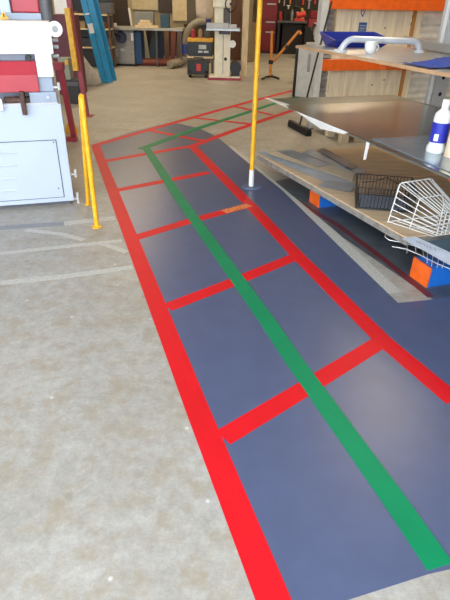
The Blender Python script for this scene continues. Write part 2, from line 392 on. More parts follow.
# ------------------------------------------------------------------ cantilever rack on the right
T = thing('storage_rack', 'cantilever storage rack with pale steel uprights beside the walkway', 'rack', RK(3.54, 4.35), RA)
for v in (0, -2.25):
    up = MB().box(0, .16, v-.05, v+.05, .0, 2.6).build('upright', LGREY, T, bevel=.004)
    hm = MB().cyl((.085, v-.0512, 0), (.085, v-.04, 0), .02, seg=14).mesh('slot_hole', BLACK)
    for k in range(16):
        h = bpy.data.objects.new('slot_hole', hm); COL.objects.link(h); h.parent = up; h.location = (0, 0, .22+k*.15)
    MB().box(-.035, -.02, v-.06, v-.03, .1, 2.6).build('flange_highlight', WHT, up)  # white strip standing in for the highlight along the upright's flange
for z in (2.3,): MB().box(.03, .13, -2.2, -.05, z, z+.1).build('beam', ORG, T)
bears = [(2.12, 3.83, 'far'), (2.12, 2.33, 'near')]
for (u, v, nm) in bears:
    du, dv = u-3.54, v-4.35
    b = MB().box(du+.004, -.03, dv-.085, dv+.085, 0, .148 if nm == 'far' else .139).build('base_arm', BLUER, T, bevel=.003)
    MB().box(du, du+.012, dv-.086, dv+.086, .003, .149 if nm == 'far' else .140).build('orange_end', ORG, b)
    for z, uu in ((.656, 2.2), (1.105, 2.6)):
        du2 = uu-3.54
        b = MB().box(du2+.004, -.0, dv-.05, dv+.05, z, z+.07).build('arm', ORG, T, bevel=.003)
# lower shelf
def slabuv(name, mtx, u0, u1, v0, v1, z0, z1, label, cat, group=None, bevel=.002, rz=0, **k):
    cu, cv = (u0+u1)/2, (v0+v1)/2
    mb = MB().box(-(u1-u0)/2, (u1-u0)/2, -(v1-v0)/2, (v1-v0)/2, 0, z1-z0)
    return single(name, mb, mtx, label, cat, RK(cu, cv, z0), RA+rz, group, bevel=bevel, **k)
EDGE = mat('grey_shelf_edge', (.30, .28, .25), .6, noise=.2, scale=20)
ZL = .205
def flat(pts, z0, z1, mtx, name, label, cat, group=None):
    c = sum(pts, Vector())/len(pts); c.z = z0
    return single(name, MB().poly([(p.x-c.x, p.y-c.y) for p in pts], 0, z1-z0), mtx, label, cat, c, group=group)
fa, fb = F(257, 153.2, ZL), F(407, 238, ZL)
flat([fa, RK(3.45, UV(fa)[1]), RK(3.45, UV(fb)[1]), fb], .150, ZL-.012, EDGE, 'shelf_platform', 'thick grey edged platform lowest on the rack, ending by the white basket', 'shelf')
vm = 3.75; t_ = (UV(fa)[1]-vm)/(UV(fa)[1]-UV(fb)[1]); fm = fa.lerp(fb, t_)
flat([fa, RK(3.4, UV(fa)[1]-.02), RK(3.4, vm+.004), fm+Vector((0, .004, 0))], ZL-.0115, ZL, PLY, 'plywood_sheet', 'plywood sheet lying at the far end of the lowest shelf', 'plywood', 'boards on the lowest shelf')
flat([fm, RK(3.4, vm), RK(3.4, UV(fb)[1]+.02), fb+Vector((0, .01, 0))], ZL-.0115, ZL-.001, PLY, 'plywood_sheet', 'plywood sheet under the black and white wire baskets', 'plywood', 'boards on the lowest shelf')
# metal offcuts on the lowest shelf
def sheet(px, z, th, mtx, name, label, cat, group=None):
    P = [F(x, y, z if len(r_) == 0 else r_[0]) for (x, y, *r_) in px]
    c = sum(P, Vector())/len(P); c.z = min(p.z for p in P)-th
    return single(name, MB().slab([p-c for p in P], th), mtx, label, cat, c, group=group)
OG = 'metal offcuts on the lowest shelf'
sheet([(258, 153), (262, 150.5), (300, 163), (340, 178), (356, 184), (354, 188), (320, 180), (285, 165)], ZL+.006, .002, mat('pale_blue_grey_strip', (.42, .50, .60), .35, .2, noise=.1), 'metal_offcut', 'long narrow grey metal strip at the shelf front corner', 'metal offcut', OG)
sheet([(268, 154), (303, 148.5), (355, 174), (352, 181)], ZL+.016, .003, mat('tan_board', (.62, .52, .38), .6), 'board_offcut', 'tan board offcut lying between the grey metal strips', 'board offcut', 'boards on the lowest shelf')
sheet([(302, 153), (310, 149), (366, 170), (362, 176)], ZL+.030, .003, SHEETG, 'metal_offcut', 'dark grey metal strip reaching under the black basket', 'metal offcut', OG)
sheet([(318, 186), (326, 180), (355, 184), (352, 191), (349, 192)], ZL+.012, .002, SHEETG, 'metal_offcut', 'small grey metal plate left of the black basket', 'metal offcut', OG)
sheet([(316, 149.5), (324, 148), (358, 166), (352, 170)], ZL+.04, .002, mat('blue_grey_strip', (.13, .16, .2), .35, .6), 'metal_offcut', 'dark blue grey metal strip farthest back on the shelf', 'metal offcut', OG)
sheet([(276, 151), (292, 149.5), (330, 165), (318, 167)], ZL+.024, .002, SHEETG, 'metal_offcut', 'broad grey metal strip lying on the tan board', 'metal offcut', OG)

def wires(segs, r):
    mb = MB()
    for s in segs: mb.tube(s, r, 5)
    return mb
# black basket
BB = Vector(RK(2.14, 3.19, .19)); ax = Vector((1, -.02, 0)).normalized()
cL = F(355.5, 208.5, ZL+.003); cR = F(412, 213.5, ZL+.003); ax = (cR-cL); bl = ax.length; ax.normalize(); ay = Vector((-ax.y, ax.x, 0))
T = thing('wire_basket', 'black wire basket with upright sides on the lowest shelf', 'basket', cL, math.atan2(ax.y, ax.x))
bw, bh = .34, .17
DX = [0, bl]
rim = [(0-.01, -.01, bh), (bl+.01, -.01, bh), (bl+.01, bw+.01, bh), (-.01, bw+.01, bh)]
MB().tube(rim, .0035, 6, True).tube([(-.008, -.008, bh*.8), (bl+.008, -.008, bh*.8), (bl+.008, bw+.008, bh*.8), (-.008, bw+.008, bh*.8)], .0022, 5, True).tube([(0, 0, .01), (bl, 0, .01), (bl, bw, .01), (0, bw, .01)], .0025, 5, True).build('rim', BLACK, T)
sg = []
nx, ny = 16, 12
for k in range(nx+1):
    x = bl*k/nx; sg.append([(x, -.006, bh), (x, 0, .008), (x, bw, .008), (x, bw+.006, bh)])
wires(sg, .0031).build('long_side_wires', BLACK, T)
sg = []
for k in range(ny+1):
    y = bw*k/ny; sg.append([(-.006, y, bh), (0, y, .005), (bl, y, .005), (bl+.006, y, bh)])
wires(sg, .0031).build('end_wires', BLACK, T)
MB().tube([(bl*.05, bw*.35, bh+.0), (bl*.3, bw*.4, bh+.012), (bl*.5, bw*.6, bh+.03), (bl*.7, bw*.45, bh+.004), (bl+.01, bw*.42, bh)], .004, 6).build('handle', BLACK, T)
single('metal_plate', MB().box(-bl*.42, bl*.42, -bw*.4, bw*.4, 0, .003), mat('dull_blue_plate', (.24, .32, .46), .35, .3), 'blue grey metal plate lying inside the black wire basket', 'metal plate', cL+ax*bl*.5+ay*bw*.5+Vector((0, 0, .012)), math.atan2(ax.y, ax.x))

# white basket lying on its side
A0 = F(388, 222, ZL+.005); D0 = F(432, 236.5, ZL+.005)
bx = Vector((math.cos(RA), math.sin(RA), 0))*1.0
def up_at(base, px, py):                # height where pixel py is met above base
    d = ray(px, py); t = math.hypot(base.x, base.y)/math.hypot(d.x, d.y); return EYE+t*d.z
Bz = up_at(F(394, 219, ZL), 402, 181)
T = thing('wire_basket', 'white wire basket tipped on its side on the lowest shelf', 'basket', A0, 0)
zz = Vector((0, 0, 1)); bxl = (F(450, 224, .19)-F(394, 219, .19)); bxl = Vector((math.cos(RA), math.sin(RA), 0))
Wr, Hr = .46, Bz-ZL
rimc = [zz*.004, bxl*.035+zz*Hr*.97, bxl*.05+zz*Hr*1.0, bxl*.27+zz*Hr*1.04, bxl*.30+zz*Hr*1.02, bxl*.42+zz*Hr*.62, bxl*Wr+zz*Hr*.3, bxl*Wr+zz*.004]
bo = D0-A0; bo.z = 0
Wb = .30; Hb = Hr*.62
basc = [bo+bxl*q_.dot(bxl)*.62+zz*(.004+(q_.z-.004)*.55) for q_ in rimc]; Wb = Wr*.62
def loop_at(t): return [a.lerp(b, t) for a, b in zip(rimc, basc)]
MB().tube(rimc, .0055, 7, True).build('rim', WHT, T, smooth=True)
MB().tube([p for i, p in enumerate(loop_at(.5))], .004, 6, True).build('middle_hoop', WHT, T, smooth=True)
def resample(P, n, closed=True):
    P = P+([P[0]] if closed else []); L_ = [0]
    for a, b in zip(P, P[1:]): L_.append(L_[-1]+(b-a).length)
    out = []
    for k in range(n):
        s = L_[-1]*k/n
        for i in range(len(L_)-1):
            if L_[i] <= s <= L_[i+1]+1e-9:
                out.append(P[i].lerp(P[i+1], (s-L_[i])/max(1e-9, L_[i+1]-L_[i]))); break
    return out
NW = [6, 1, 6, 1, 4, 3, 3, 7]
sg = [[a.lerp(b, t) for t in (0, .5, 1)] for i in range(8) for f in [k/NW[i] for k in range(NW[i])]
      for a, b in [(rimc[i].lerp(rimc[(i+1) % 8], f), basc[i].lerp(basc[(i+1) % 8], f))]]
if len(sg) > 60: sg = sg[:60]
wires(sg, .0034).build('side_wires', WHT, T)
sg = []
for k in range(1, 8):
    x = Wb*k/8; hh = Hb*(1.0 if x < Wb*.68 else .75 if x < Wb*.8 else .5)
    sg.append([bo+bxl*x+zz*.003, bo+bxl*x+zz*hh])
for k in range(0, 7):
    z = .004+(Hb-.01)*k/6; ins = 0 if k < 5 else .02*(k-4)
    sg.append([bo+bxl*(ins)+zz*z-Vector((0, .004, 0)), bo+bxl*(Wb-ins-(.0 if k < 3 else (k-2)*.03))+zz*z-Vector((0, .004, 0))])
wires(sg, .0034).build('base_grid', WHT, T)

# blue ribbed sheet, plate with writing, second white wire rack
sheet([(420, 243.5, .2), (452, 237.5, .2), (500, 250, .2), (475, 268, .2)], .2, .003, mat('blue_grey_sheet', (.07, .15, .22), .4, .3), 'metal_sheet', 'blue grey ribbed sheet in front of the white basket', 'metal sheet')
T = sheet([(402, 238.5, .215), (415, 236.5, .222), (462, 258, .225), (462, 272, .205)], .2, .0015, mat('pale_blue_plate', (.62, .68, .80), .5), 'paper_sheet', 'pale sheet with pencilled writing hanging over the shelf edge', 'paper')
org = T.location
wr = MB()
for k, (x, y) in enumerate([(416, 240.5), (419, 241.8), (423, 243.5), (426, 245.3), (429.5, 246.8), (434, 248.5)]):
    a = F(x, y, .2225)-org; b = F(x+1.4, y+2.6, .2195)-org
    a.z += .0; wr.tube([a, (a+b)/2+Vector((.006, .004, .001)), b], .0013, 4)
wr.build('handwriting', DGREY, T)
T = thing('wire_rack', 'white wire rack sticking out under the pale sheet', 'wire rack', F(432, 268, .16), RA)
sg = []
o_ = F(432, 268, .16)
def rl(px, py, z):
    p = F(px, py, z)-o_; return Vector((p.x*math.cos(RA)+p.y*math.sin(RA), -p.x*math.sin(RA)+p.y*math.cos(RA), z))
z_ = .205
z_ = .1445
L1 = [(386, 231), (385, 237), (389, 240), (402, 242.5), (415, 246), (432, 253.5), (462, 266)]
L2 = [(392, 246.5), (406, 249), (420, 255), (436, 263), (462, 274)]
sg += [[rl(*p, z_) for p in L1], [rl(*p, z_-.003) for p in L2], [rl(*p, z_-.003) for p in [(400, 236), (416, 243), (434, 250), (460, 258)]], [rl(*p, z_-.003) for p in [(418, 247), (436, 256), (460, 264)]]]
for (a, b) in [((407.5, 238), (407, 253)), ((415, 243), (416, 252)), ((422, 246), (424, 257)), ((427.5, 249), (427, 263)), ((433.5, 251), (431.5, 266)), ((439.5, 254), (437, 267)), ((446, 256), (442, 268))]:
    sg.append([rl(*a, z_+.003), rl(*b, z_+.003)])
wires([[p-Vector((0, 0, .16)) for p in s] for s in sg], .0028).build('wires', WHT, T)

# middle level: steel sheets
zM = .75
slabuv('steel_sheet', mat('green_grey_sheet', (.30, .35, .33), .3, .7, noise=.08, scale=4), 2.05, 3.49, 1.0, 4.86, .728, .7365, 'green grey sheet under the large steel sheet, showing at its far end', 'steel sheet')
slabuv('steel_sheet', STEEL, 2.055, 3.40, 1.0, 4.44, .737, .745, 'large reflective stainless steel sheet on the middle shelf', 'steel sheet', bevel=.0)
slabuv('steel_sheet', FILM, 2.10, 3.3, 1.0, 3.08, .746, .750, 'blue tinted steel sheet lying under the white bottles', 'steel sheet', bevel=.0)
# torn film along the front edge
def film(pts, label):
    mb = MB(); P = [Vector(p) for p in pts]; c = P[0].copy()
    P = [p-c for p in P]
    if len(P) == 4: mb.slab(P, .0015)
    return single('protective_film', mb, PAPER, label, 'film', c, group='torn white film on the sheet edge')
film([RK(2.03, 4.90, .7385), RK(2.035, 4.35, .7385), RK(2.12, 4.5, .741), RK(2.06, 4.9, .740)], 'torn white film at the far corner of the steel sheet')
film([RK(2.035, 4.2, .742), RK(2.035, 3.7, .69), RK(2.035, 3.35, .728), RK(2.045, 3.30, .746)], 'long torn white film hanging along the sheet front edge')
film([RK(2.03, 3.03, .745), RK(2.03, 2.99, .745), RK(2.028, 3.0, .63), RK(2.028, 3.03, .62)][::-1], 'thin white film strip hanging from the sheet edge')
# bottles
def bottle(base, h, r, label, label_mat, kind, grp, tint):
    T = thing('bottle', label, 'bottle', base, RA, grp)
    if kind == 1:
        MB().lathe([(r*1.02, 0), (r*1.06, .006), (r*1.04, h*.10), (r*.86, h*.16), (r*.93, h*.2), (r*.93, h*.66), (r*.85, h*.74), (r*.55, h*.80), (r*.36, h*.83)], seg=28).build('body', tint, T, smooth=True)
        MB().lathe([(r*.40, h*.83), (r*.40, h*.985), (r*.33, h)], seg=20).build('cap', WHT, T, smooth=True)
        lb = MB().lathe([(r*.945, h*.2), (r*.945, h*.58)], seg=28).build('label_wrap', label_mat, T, smooth=True)
        MB().lathe([(r*.952, h*.24), (r*.952, h*.36)], seg=28).build('white_panel', WHT, lb) if False else None
        a = R(215); wp = MB()
        for dz0, dz1, da in ((.24, .37, .5),):
            vs = []
            for k in range(7):
                t = a-da/2+da*k/6
                vs.append((wp.bm.verts.new((r*.955*math.cos(t), r*.955*math.sin(t), h*dz0)), wp.bm.verts.new((r*.955*math.cos(t), r*.955*math.sin(t), h*dz1))))
            for A_, B_ in zip(vs, vs[1:]): wp.bm.faces.new((A_[0], B_[0], B_[1], A_[1]))
        wp.build('white_panel', WHT, lb)
    else:
        MB().lathe([(r, 0), (r*1.02, .01), (r, h*.3), (r*.98, h*.78), (r*.7, h*.88), (r*.4, h*.92)], seg=28).build('body', tint, T, smooth=True)
        MB().lathe([(r*.42, h*.92), (r*.42, h)], seg=18).build('cap', WHT, T, smooth=True)
    return T
bottle(F(435, 151.5, .751), .315, .056, 'white bottle with a blue label on the middle shelf', mat('label_blue', (.02, .03, .42), .4), 1, 'bottles on the middle shelf', WHT)
bottle(F(452.5, 156.5, .751), .24, .052, 'cream bottle half cut off by the right picture edge', None, 2, 'bottles on the middle shelf', mat('cream_plastic', (.82, .66, .46), .4))

# top level
slabuv('shelf_board', mat('top_shelf_board', (.40, .40, .42), .3, .2, noise=.1, scale=3), 2.38, 3.5, 1.2, 5.0, 1.178, 1.2, 'grey topped shelf board highest on the rack', 'shelf board')
b_ = [o for o in COL.objects if o.get('label', '').startswith('grey topped')][0]
MB().box(-.57, -.561, -1.9, 1.9, -.002, .021).build('edge_lipping', mat('wood_edge', (.58, .36, .20), .6, noise=.1), b_)
# blue tray
tb = F(353, 46.5, 1.201)
T = thing('plastic_tray', 'blue flared plastic tray behind the white grab rail', 'tray', tb, RA)
def tray(mtx):
    mb = MB(); L0, L1, Wd, Hh = .24, .33, .17, .12
    o = [(-L0, -Wd*.7, 0), (L0, -Wd*.7, 0), (L0, Wd*.7, 0), (-L0, Wd*.7, 0)]; r_ = [(-L1*.9, -Wd, Hh*.55), (L1, -Wd, Hh*.55), (L1, Wd, Hh), (-L1*.9, Wd, Hh)]
    lo = [mb.bm.verts.new(p) for p in o]; hi = [mb.bm.verts.new(p) for p in r_]
    li = [mb.bm.verts.new((p[0]*.97, p[1]*.95, p[2]+.005)) for p in o]; hi2 = [mb.bm.verts.new((p[0]*.97, p[1]*.95, p[2])) for p in r_]
    mb.bm.faces.new(lo[::-1]); mb.bm.faces.new(li)
    for k in range(4):
        j = (k+1) % 4
        mb.bm.faces.new((lo[k], lo[j], hi[j], hi[k])); mb.bm.faces.new((li[k], hi2[k], hi2[j], li[j])); mb.bm.faces.new((hi[k], hi[j], hi2[j], hi2[k]))
    return mb
tray(NAVY).build('tray_shell', NAVY, T)
# grab rail
a = F(340, 52, 1.2); b = F(419, 52.5, 1.2)
T = thing('grab_rail', 'arched pale grab rail lying along the top shelf', 'rail', a)
d = b-a; d.z = 0; L_ = d.length; d.normalize()
MB().tube(arc([(0, 0, .01), tuple(d*.06+zz*.10), tuple(d*(L_-.03)+zz*.085), tuple(d*L_+zz*.01)], 8), .026, 14).build('bar', mat('pale_grey_plastic', (.62, .66, .74), .3, .2), T, smooth=True)
MB().cyl((0, 0, 0), (0, 0, .018), .06, seg=24).build('flange', LGREY, T, smooth=True)
MB().cyl(tuple(d*L_), tuple(d*L_+zz*.018), .045, seg=24).build('flange', LGREY, T, smooth=True)
# mug
T = thing('mug', 'white mug on the top shelf in front of the grab rail', 'mug', F(368.5, 53.2, 1.2)+Vector((0, -.04, 0)), RA)
MB().lathe([(.030, 0), (.042, .012), (.048, .04), (.050, .092), (.045, .092), (.042, .03), (.01, .012)], seg=28).build('cup', WHT, T, smooth=True)
MB().tube([(.046+.03*math.sin(t)*1.0, 0, .048-.026*math.cos(t)) for t in [PI*k/10 for k in range(11)]], .006, 8).build('handle', WHT, T, smooth=True)
# tilted grey sheet resting on the tray
P = [RK(3.27, 3.2, 1.206), RK(3.46, 3.2, 1.21), RK(3.46, 4.8, 1.30), RK(3.36, 4.5, 1.22)]
c = P[0].copy(); single('grey_sheet', MB().slab([p-c for p in P], .004), mat('grey_laminate', (.33, .32, .31), .4), 'grey sheet sloping up behind the grab rail', 'sheet', c)
# blue cloth
mb = MB(); g = []
for i in range(15):
    row = []
    for j in range(10):
        x, y = i/14-.5, j/9-.5; r_ = max(0, 1-4*(x*x+y*y)*1.0)
        row.append(mb.bm.verts.new((x*.55*(1+.1*math.sin(j*2.1)), y*.34*(1+.1*math.cos(i*1.7)), .003+.05*r_*(.6+.4*math.sin(i*1.3+j*.9))+.006*(1+math.sin(i*2.3)*math.cos(j*2.9)))))
    g.append(row)
for i in range(14):
    for j in range(9): mb.bm.faces.new((g[i][j], g[i+1][j], g[i+1][j+1], g[i][j+1]))
single('blue_cloth', mb, mat('blue_rag', (.02, .07, .42), .8), 'crumpled blue cloth on the top shelf at the right edge', 'cloth', F(448, 66, 1.2), RA, smooth=True)

# ------------------------------------------------------------------ orange-beamed rack behind
V2, U2 = 6.7, 3.50
T = thing('pallet_rack', 'pallet rack with orange beams standing across the far end', 'rack', RK(U2, V2), RA)
for u in (0, 2.75):
    up = MB().box(u, u+.1, 0, .07, 0, 2.7).box(u, u+.1, .06, .1, 0, 2.7).build('upright', mat('pale_upright', (.60, .60, .58), .5), T)
    MB().box(u-.03, u+.13, -.02, .12, 0, .01).build('base_plate', DGREY, up)
zb0, zb1 = .765, .90; zt0 = 1.50
MB().box(.1, 2.75, .0, .06, zb0, zb1).build('beam', ORG, T, bevel=.004)
MB().box(.1, 2.75, .0, .06, zt0, zt0+.15).build('beam', ORG, T, bevel=.004)
MB().box(.1, 2.75, .061, .1, zb0, zb1).build('beam', ORG, T, bevel=.004)
MB().box(.1, 2.75, .061, .1, zt0, zt0+.15).build('beam', ORG, T, bevel=.004)
def inr2(px, py, off): # local coords on plane v=V2+off
    nrm = Vector((-math.sin(RA), math.cos(RA), 0)); d = ray(px, py); o = Vector((0, 0, EYE)); pl = RK(U2, V2+off); t = (pl-o).dot(nrm)/d.dot(nrm); p = o+t*d-RK(U2, V2)
    return p.x*math.cos(RA)+p.y*math.sin(RA), p.z
off = .125
x0 = inr2(334, 40, off)[0]; x1 = inr2(349, 40, off)[0]; x2 = inr2(418, 40, off)[0]
T = thing('plywood_board', 'tall upright plywood panel with blue stamped marks', 'plywood', RK(U2, V2), RA, 'plywood panels behind the orange beams')
MB().box(x1+.01, x2, off, off+.02, .02, 1.9).build('panel', PLYV, T)
STB = mat('stamp_blue', (.02, .10, .30), .6)
# shield stamp, block stamp
cx, cz = inr2(363, 12, off)
sh = [(-.035, .10), (-.033, .0), (0, -.055), (.033, 0), (.035, .10), (.022, .10), (.02, .005), (0, -.03), (-.02, .005), (-.022, .10)]
mb = MB(); a = [mb.bm.verts.new((cx+x, off-.002, cz-.01+z)) for x, z in sh]
for i in range(5): 
    j = 9-i
    if i < 4: mb.bm.faces.new((a[i], a[i+1], a[j-1], a[j]))
mb.box(cx-.006, cx+.006, off-.003, off-.001, cz-.0, cz+.09)
mb.build('shield_stamp', STB, T)
cx, cz = inr2(362.5, 27, off)
MB().box(cx-.062, cx+.062, off-.003, off-.0005, cz-.055, cz+.055).build('block_stamp', STB, T)
MB().box(cx-.045, cx+.045, off-.005, off-.003, cz+.012, cz+.022).box(cx-.045, cx+.045, off-.005, off-.003, cz-.018, cz-.008).box(cx-.045, cx+.03, off-.005, off-.003, cz-.04, cz-.032).build('stamp_lettering', mat('stamp_pale', (.45, .5, .5), .6), T)
for (kx, ky) in ((385, 28), (384, 80), (372, 85)):
    cx, cz = inr2(kx, ky, off); MB().cyl((cx, off-.001, cz), (cx, off+.004, cz), .012, seg=10).build('knot', TIMD, T)
cx, cz = inr2(411, 32, off)
rb = MB().tube([(cx+.03*math.cos(t), off-.003, cz+.1+.03*math.sin(t)) for t in [2*PI*k/16 for k in range(16)]], .006, 6, True).tube([(cx+.03*math.cos(t), off-.003, cz+.1+.09+.035*math.sin(t)) for t in [2*PI*k/16 for k in range(16)]], .005, 6, True)
rb.build('ring_stamp', TIMD, T)
T = thing('plywood_board', 'narrow plywood panel at the left end of the orange beams', 'plywood', RK(U2, V2), RA, 'plywood panels behind the orange beams')
MB().box(x0, x1-.005, off, off+.02, .02, 1.85).build('panel', PLYV, T)
xa = inr2(414, 30, .07)[0]; T = thing('timber_batten', 'orange brown timber batten at the right of the plywood', 'batten', RK(U2, V2), RA)
MB().box(xa-.03, xa+.02, .102, .122, .02, 1.9).build('batten', mat('orange_timber', (.45, .20, .05), .6), T)
def corr(x0, x1, y, z0, z1, amp=.012, n=None, pitch=.09, horiz=True):
    mb = MB(); n = n or int((z1-z0)/pitch*8); pv = None
    for k in range(n+1):
        z = z0+(z1-z0)*k/n; yy = y+amp*math.sin(2*PI*(z-z0)/pitch)
        r_ = [mb.bm.verts.new((x0, yy, z)), mb.bm.verts.new((x1, yy, z)), mb.bm.verts.new((x1, yy+.004, z)), mb.bm.verts.new((x0, yy+.004, z))]
        if pv:
            for q_ in range(4): mb.bm.faces.new((pv[q_], pv[(q_+1) % 4], r_[(q_+1) % 4], r_[q_]))
        else: mb.bm.faces.new(r_[::-1])
        pv = r_
    mb.bm.faces.new(pv); return mb
T = thing('corrugated_sheet', 'pale corrugated sheet standing right of the plywood panel', 'sheet', RK(U2, V2), RA, 'corrugated sheets in the orange rack')
corr(x2+.03, 2.7, .17, .02, 1.9).build('sheet', CORR, T, smooth=True)
T = thing('corrugated_sheet', 'narrow grey ribbed sheet left of the plywood', 'sheet', RK(U2, V2), RA, 'corrugated sheets in the orange rack')
corr(.12, x0-.01, .17, .02, 1.55, pitch=.07).build('sheet', MGREY, T, smooth=True)

a_, b_ = F(313, 129), F(341, 144)
T = thing('timber_pallet', 'pale timber pallet on the floor beyond the steel sheets', 'pallet', b_, math.atan2((a_-b_).y, (a_-b_).x)-PI)
Lp = (a_-b_).length; PW = mat('pallet_wood', (.66, .55, .38), .7, noise=.15, scale=6)
for k in range(5): MB().box(-Lp*(k+.5)/5-.055, -Lp*(k+.5)/5+.055, -.0, .56, .12, .14).build('top_slat', PW, T)
for y in (0, .23, .46): MB().box(-Lp, 0, y, y+.1, .1, .12).build('stringer', PW, T)
for y in (0, .23, .46):
    for x in (-Lp, -Lp/2-.05, -.1): MB().box(x, x+.1, y, y+.1, .0, .1).build('block', PW, T)
# broom leaning
T = thing('broom', 'black broom leaning by the far end of the steel sheet', 'broom', F(299, 131), 0)
hb = F(299, 131); top = W(330, 8, hb.y+.02)-hb
ang = math.atan2((F(308, 136)-F(290, 126)).y, (F(308, 136)-F(290, 126)).x)
Mz = Matrix.Rotation(ang, 4, 'Z')
MB().box(-.34, .34, -.03, .03, .06, .09, Mz).build('head', BLACK, T, bevel=.004)
MB().box(-.335, .335, -.04, .04, .0, .06, Mz).build('bristles', mat('black_bristle', (.01, .01, .01), .9, noise=.3, scale=60, bump=.5), T)
MB().tube([(0, 0, .07), tuple(top*1.05)], .013, 10).build('handle', BLACK, T, smooth=True)
# grey door panel and machine beyond the rack
Yg = 9.2
def boxW(mb, x0, y0, x1, y1, Y, dep, z0=None, z1=None):
    a = W(x0, (y0+y1)/2, Y); b = W(x1, (y0+y1)/2, Y); t = W((x0+x1)/2, y0, Y); l = W((x0+x1)/2, y1, Y)
    c = mb._c
    mb.box(a.x-c.x, b.x-c.x, Y-c.y, Y+dep-c.y, (l.z if z0 is None else z0)-c.z, (t.z if z1 is None else z1)-c.z); return mb
def MC(c):
    m_ = MB(); m_._c = Vector(c); return m_
def base(px, py, Y=None):
    p = F(px, py)
    if Y: q_ = W(px, py, Y); return Vector((q_.x, Y, 0))
    return Vector((p.x, p.y, 0))
B = base(305, 97); T = thing('grey_door_leaf', 'pale grey panel with black rubber edges behind the steel sheet', 'panel', B)
boxW(MC(B), 297, 47, 315, 96, B.y, .05, z0=0).build('panel', LGREY, T)
boxW(MC(B), 294.5, 46, 297, 96, B.y-.01, .07, z0=0).build('edge_strip', BLACK, T)
boxW(MC(B), 307.5, 54, 310.5, 72, B.y-.004, .01).build('slot', MGREY, T)

# ------------------------------------------------------------------ left, behind the machine
B = base(68, 92, 9.9); T = thing('steel_cabinet', 'dark maroon cabinet right behind the white machine', 'cabinet', B)
boxW(MC(B), 50, 15, 74, 60, 9.9, .5, z0=0).build('body', MAROON, T, bevel=.01)
boxW(MC(B), 53, 18, 73, 60, 9.885, .014).build('door', MAROON, T, bevel=.004)
B = base(62, 10, 9.95); c_ = MC(Vector((B.x, 9.95, W(62, 14, 9.95).z)))
o = boxW(c_, 54, -6, 67, 13.8, 9.95, .03).build('notice_board', WHT); o.location = c_._c; tag(o, 'small white board standing on the maroon cabinet', 'board')
B = base(70, 104); T = thing('black_crate', 'low black crate behind the red frame', 'crate', B)
boxW(MC(B), 62, 80, 79, 97, B.y, .35, z0=0).build('shell', BLACK, T, bevel=.01)
boxW(MC(B), 64, 82, 78, 86, B.y-.01, .01).build('front_rib', DGREY, T)
zc = max((v.co.z for v in bpy.data.objects['shell'].data.vertices))
c_ = Vector((W(64, 80, B.y+.02).x, B.y+.02, zc+.001))
T = thing('switch_box', 'grey green electrical box on the black crate', 'box', c_)
boxW(MC(c_), 59, 58, 69.5, 80, B.y+.02, .2, z0=zc+.001).build('case', mat('grey_green', (.28, .30, .24), .5), T, bevel=.006)
boxW(MC(c_), 65, 60, 68, 65, B.y+.01, .012).build('yellow_label', YEL, T)
# red frame
B = base(71, 141); T = thing('red_trestle', 'red welded steel frame standing behind the machine', 'frame', B)
a0 = W(60, 66, B.y)-B; a1 = F(74.5, 139.5)-B
MB().tube([a0, a1], .042, 4).build('slanted_leg', DARKR, T)
MB().box(a1.x-.22, a1.x+.06, -.04, .03, 0, .05).build('foot', DARKR, T)
MB().box(a0.x-.35, a0.x+.04, -.05, .05, a0.z-.04, a0.z+.04).build('top_bar', DARKR, T)
MB().box(a0.x-.35, a0.x-.28, -.04, .04, 0, a0.z-.04).build('rear_leg', DARKR, T)
mb = MB()
mb.lathe([(.09, 0), (.08, .06), (.05, .12), (.02, .16)], seg=10)
single('yellow_chock', mb, YEL, 'small yellow chock on the floor behind the guard rail', 'chock', F(72, 133))
# tall maroon post with yellow bar
B = base(87, 116); T = thing('steel_post', 'tall maroon post with a yellow bar fixed on it', 'post', B)
tp = W(69, 0, B.y)-B
dirp = tp/tp.z
MB().tube([(0, 0, 0), tuple(dirp*2.6)], .045, 4).build('post', mat('mauve_red_paint', (.34, .05, .08), .5), T)
y0_ = W(70.2, 8, B.y)-B; y1_ = W(79, 70, B.y)-B
MB().tube([tuple(y1_+Vector((-.02, -.08, 0))), tuple(y0_+Vector((-.02, -.08, 0)))], .05, 4).build('yellow_bar', YEL, T)
MB().box(-.09, .09, -.09, .09, 0, .012).build('base_plate', DARKR, T)

# ladder
B = base(107, 83); tp = W(85.5, 0, B.y)-B; lean = math.atan2(tp.x, tp.z)
T = thing('stepladder', 'folded blue stepladder leaning beside the white sack', 'ladder', B, rot=(R(-3), lean, 0))
for sx, nm in ((-.066, 'front'), (.066, 'rear')):
    for sy in (0, .42):
        MB().box(sx-.06, sx+.06, sy, sy+.035, 0.0, 2.5).build('stile', BLUE, T, bevel=.004)
for k in range(8): MB().box(-.11, -.02, .035, .42, .25+k*.29, .28+k*.29).build('step', LGREY, T)
MB().box(-.03, .03, -.006, 0, .35, .75).build('dark_strip', DGREY, T) if False else None
zz_ = 1.12; MB().box(-.10, -.0, -.004, 0, zz_-.16, zz_+.02).build('white_sticker', WHT, T)
MB().box(-.10, .0, -.012, .0, zz_+.18, zz_+.205).build('strap', WHT, T)
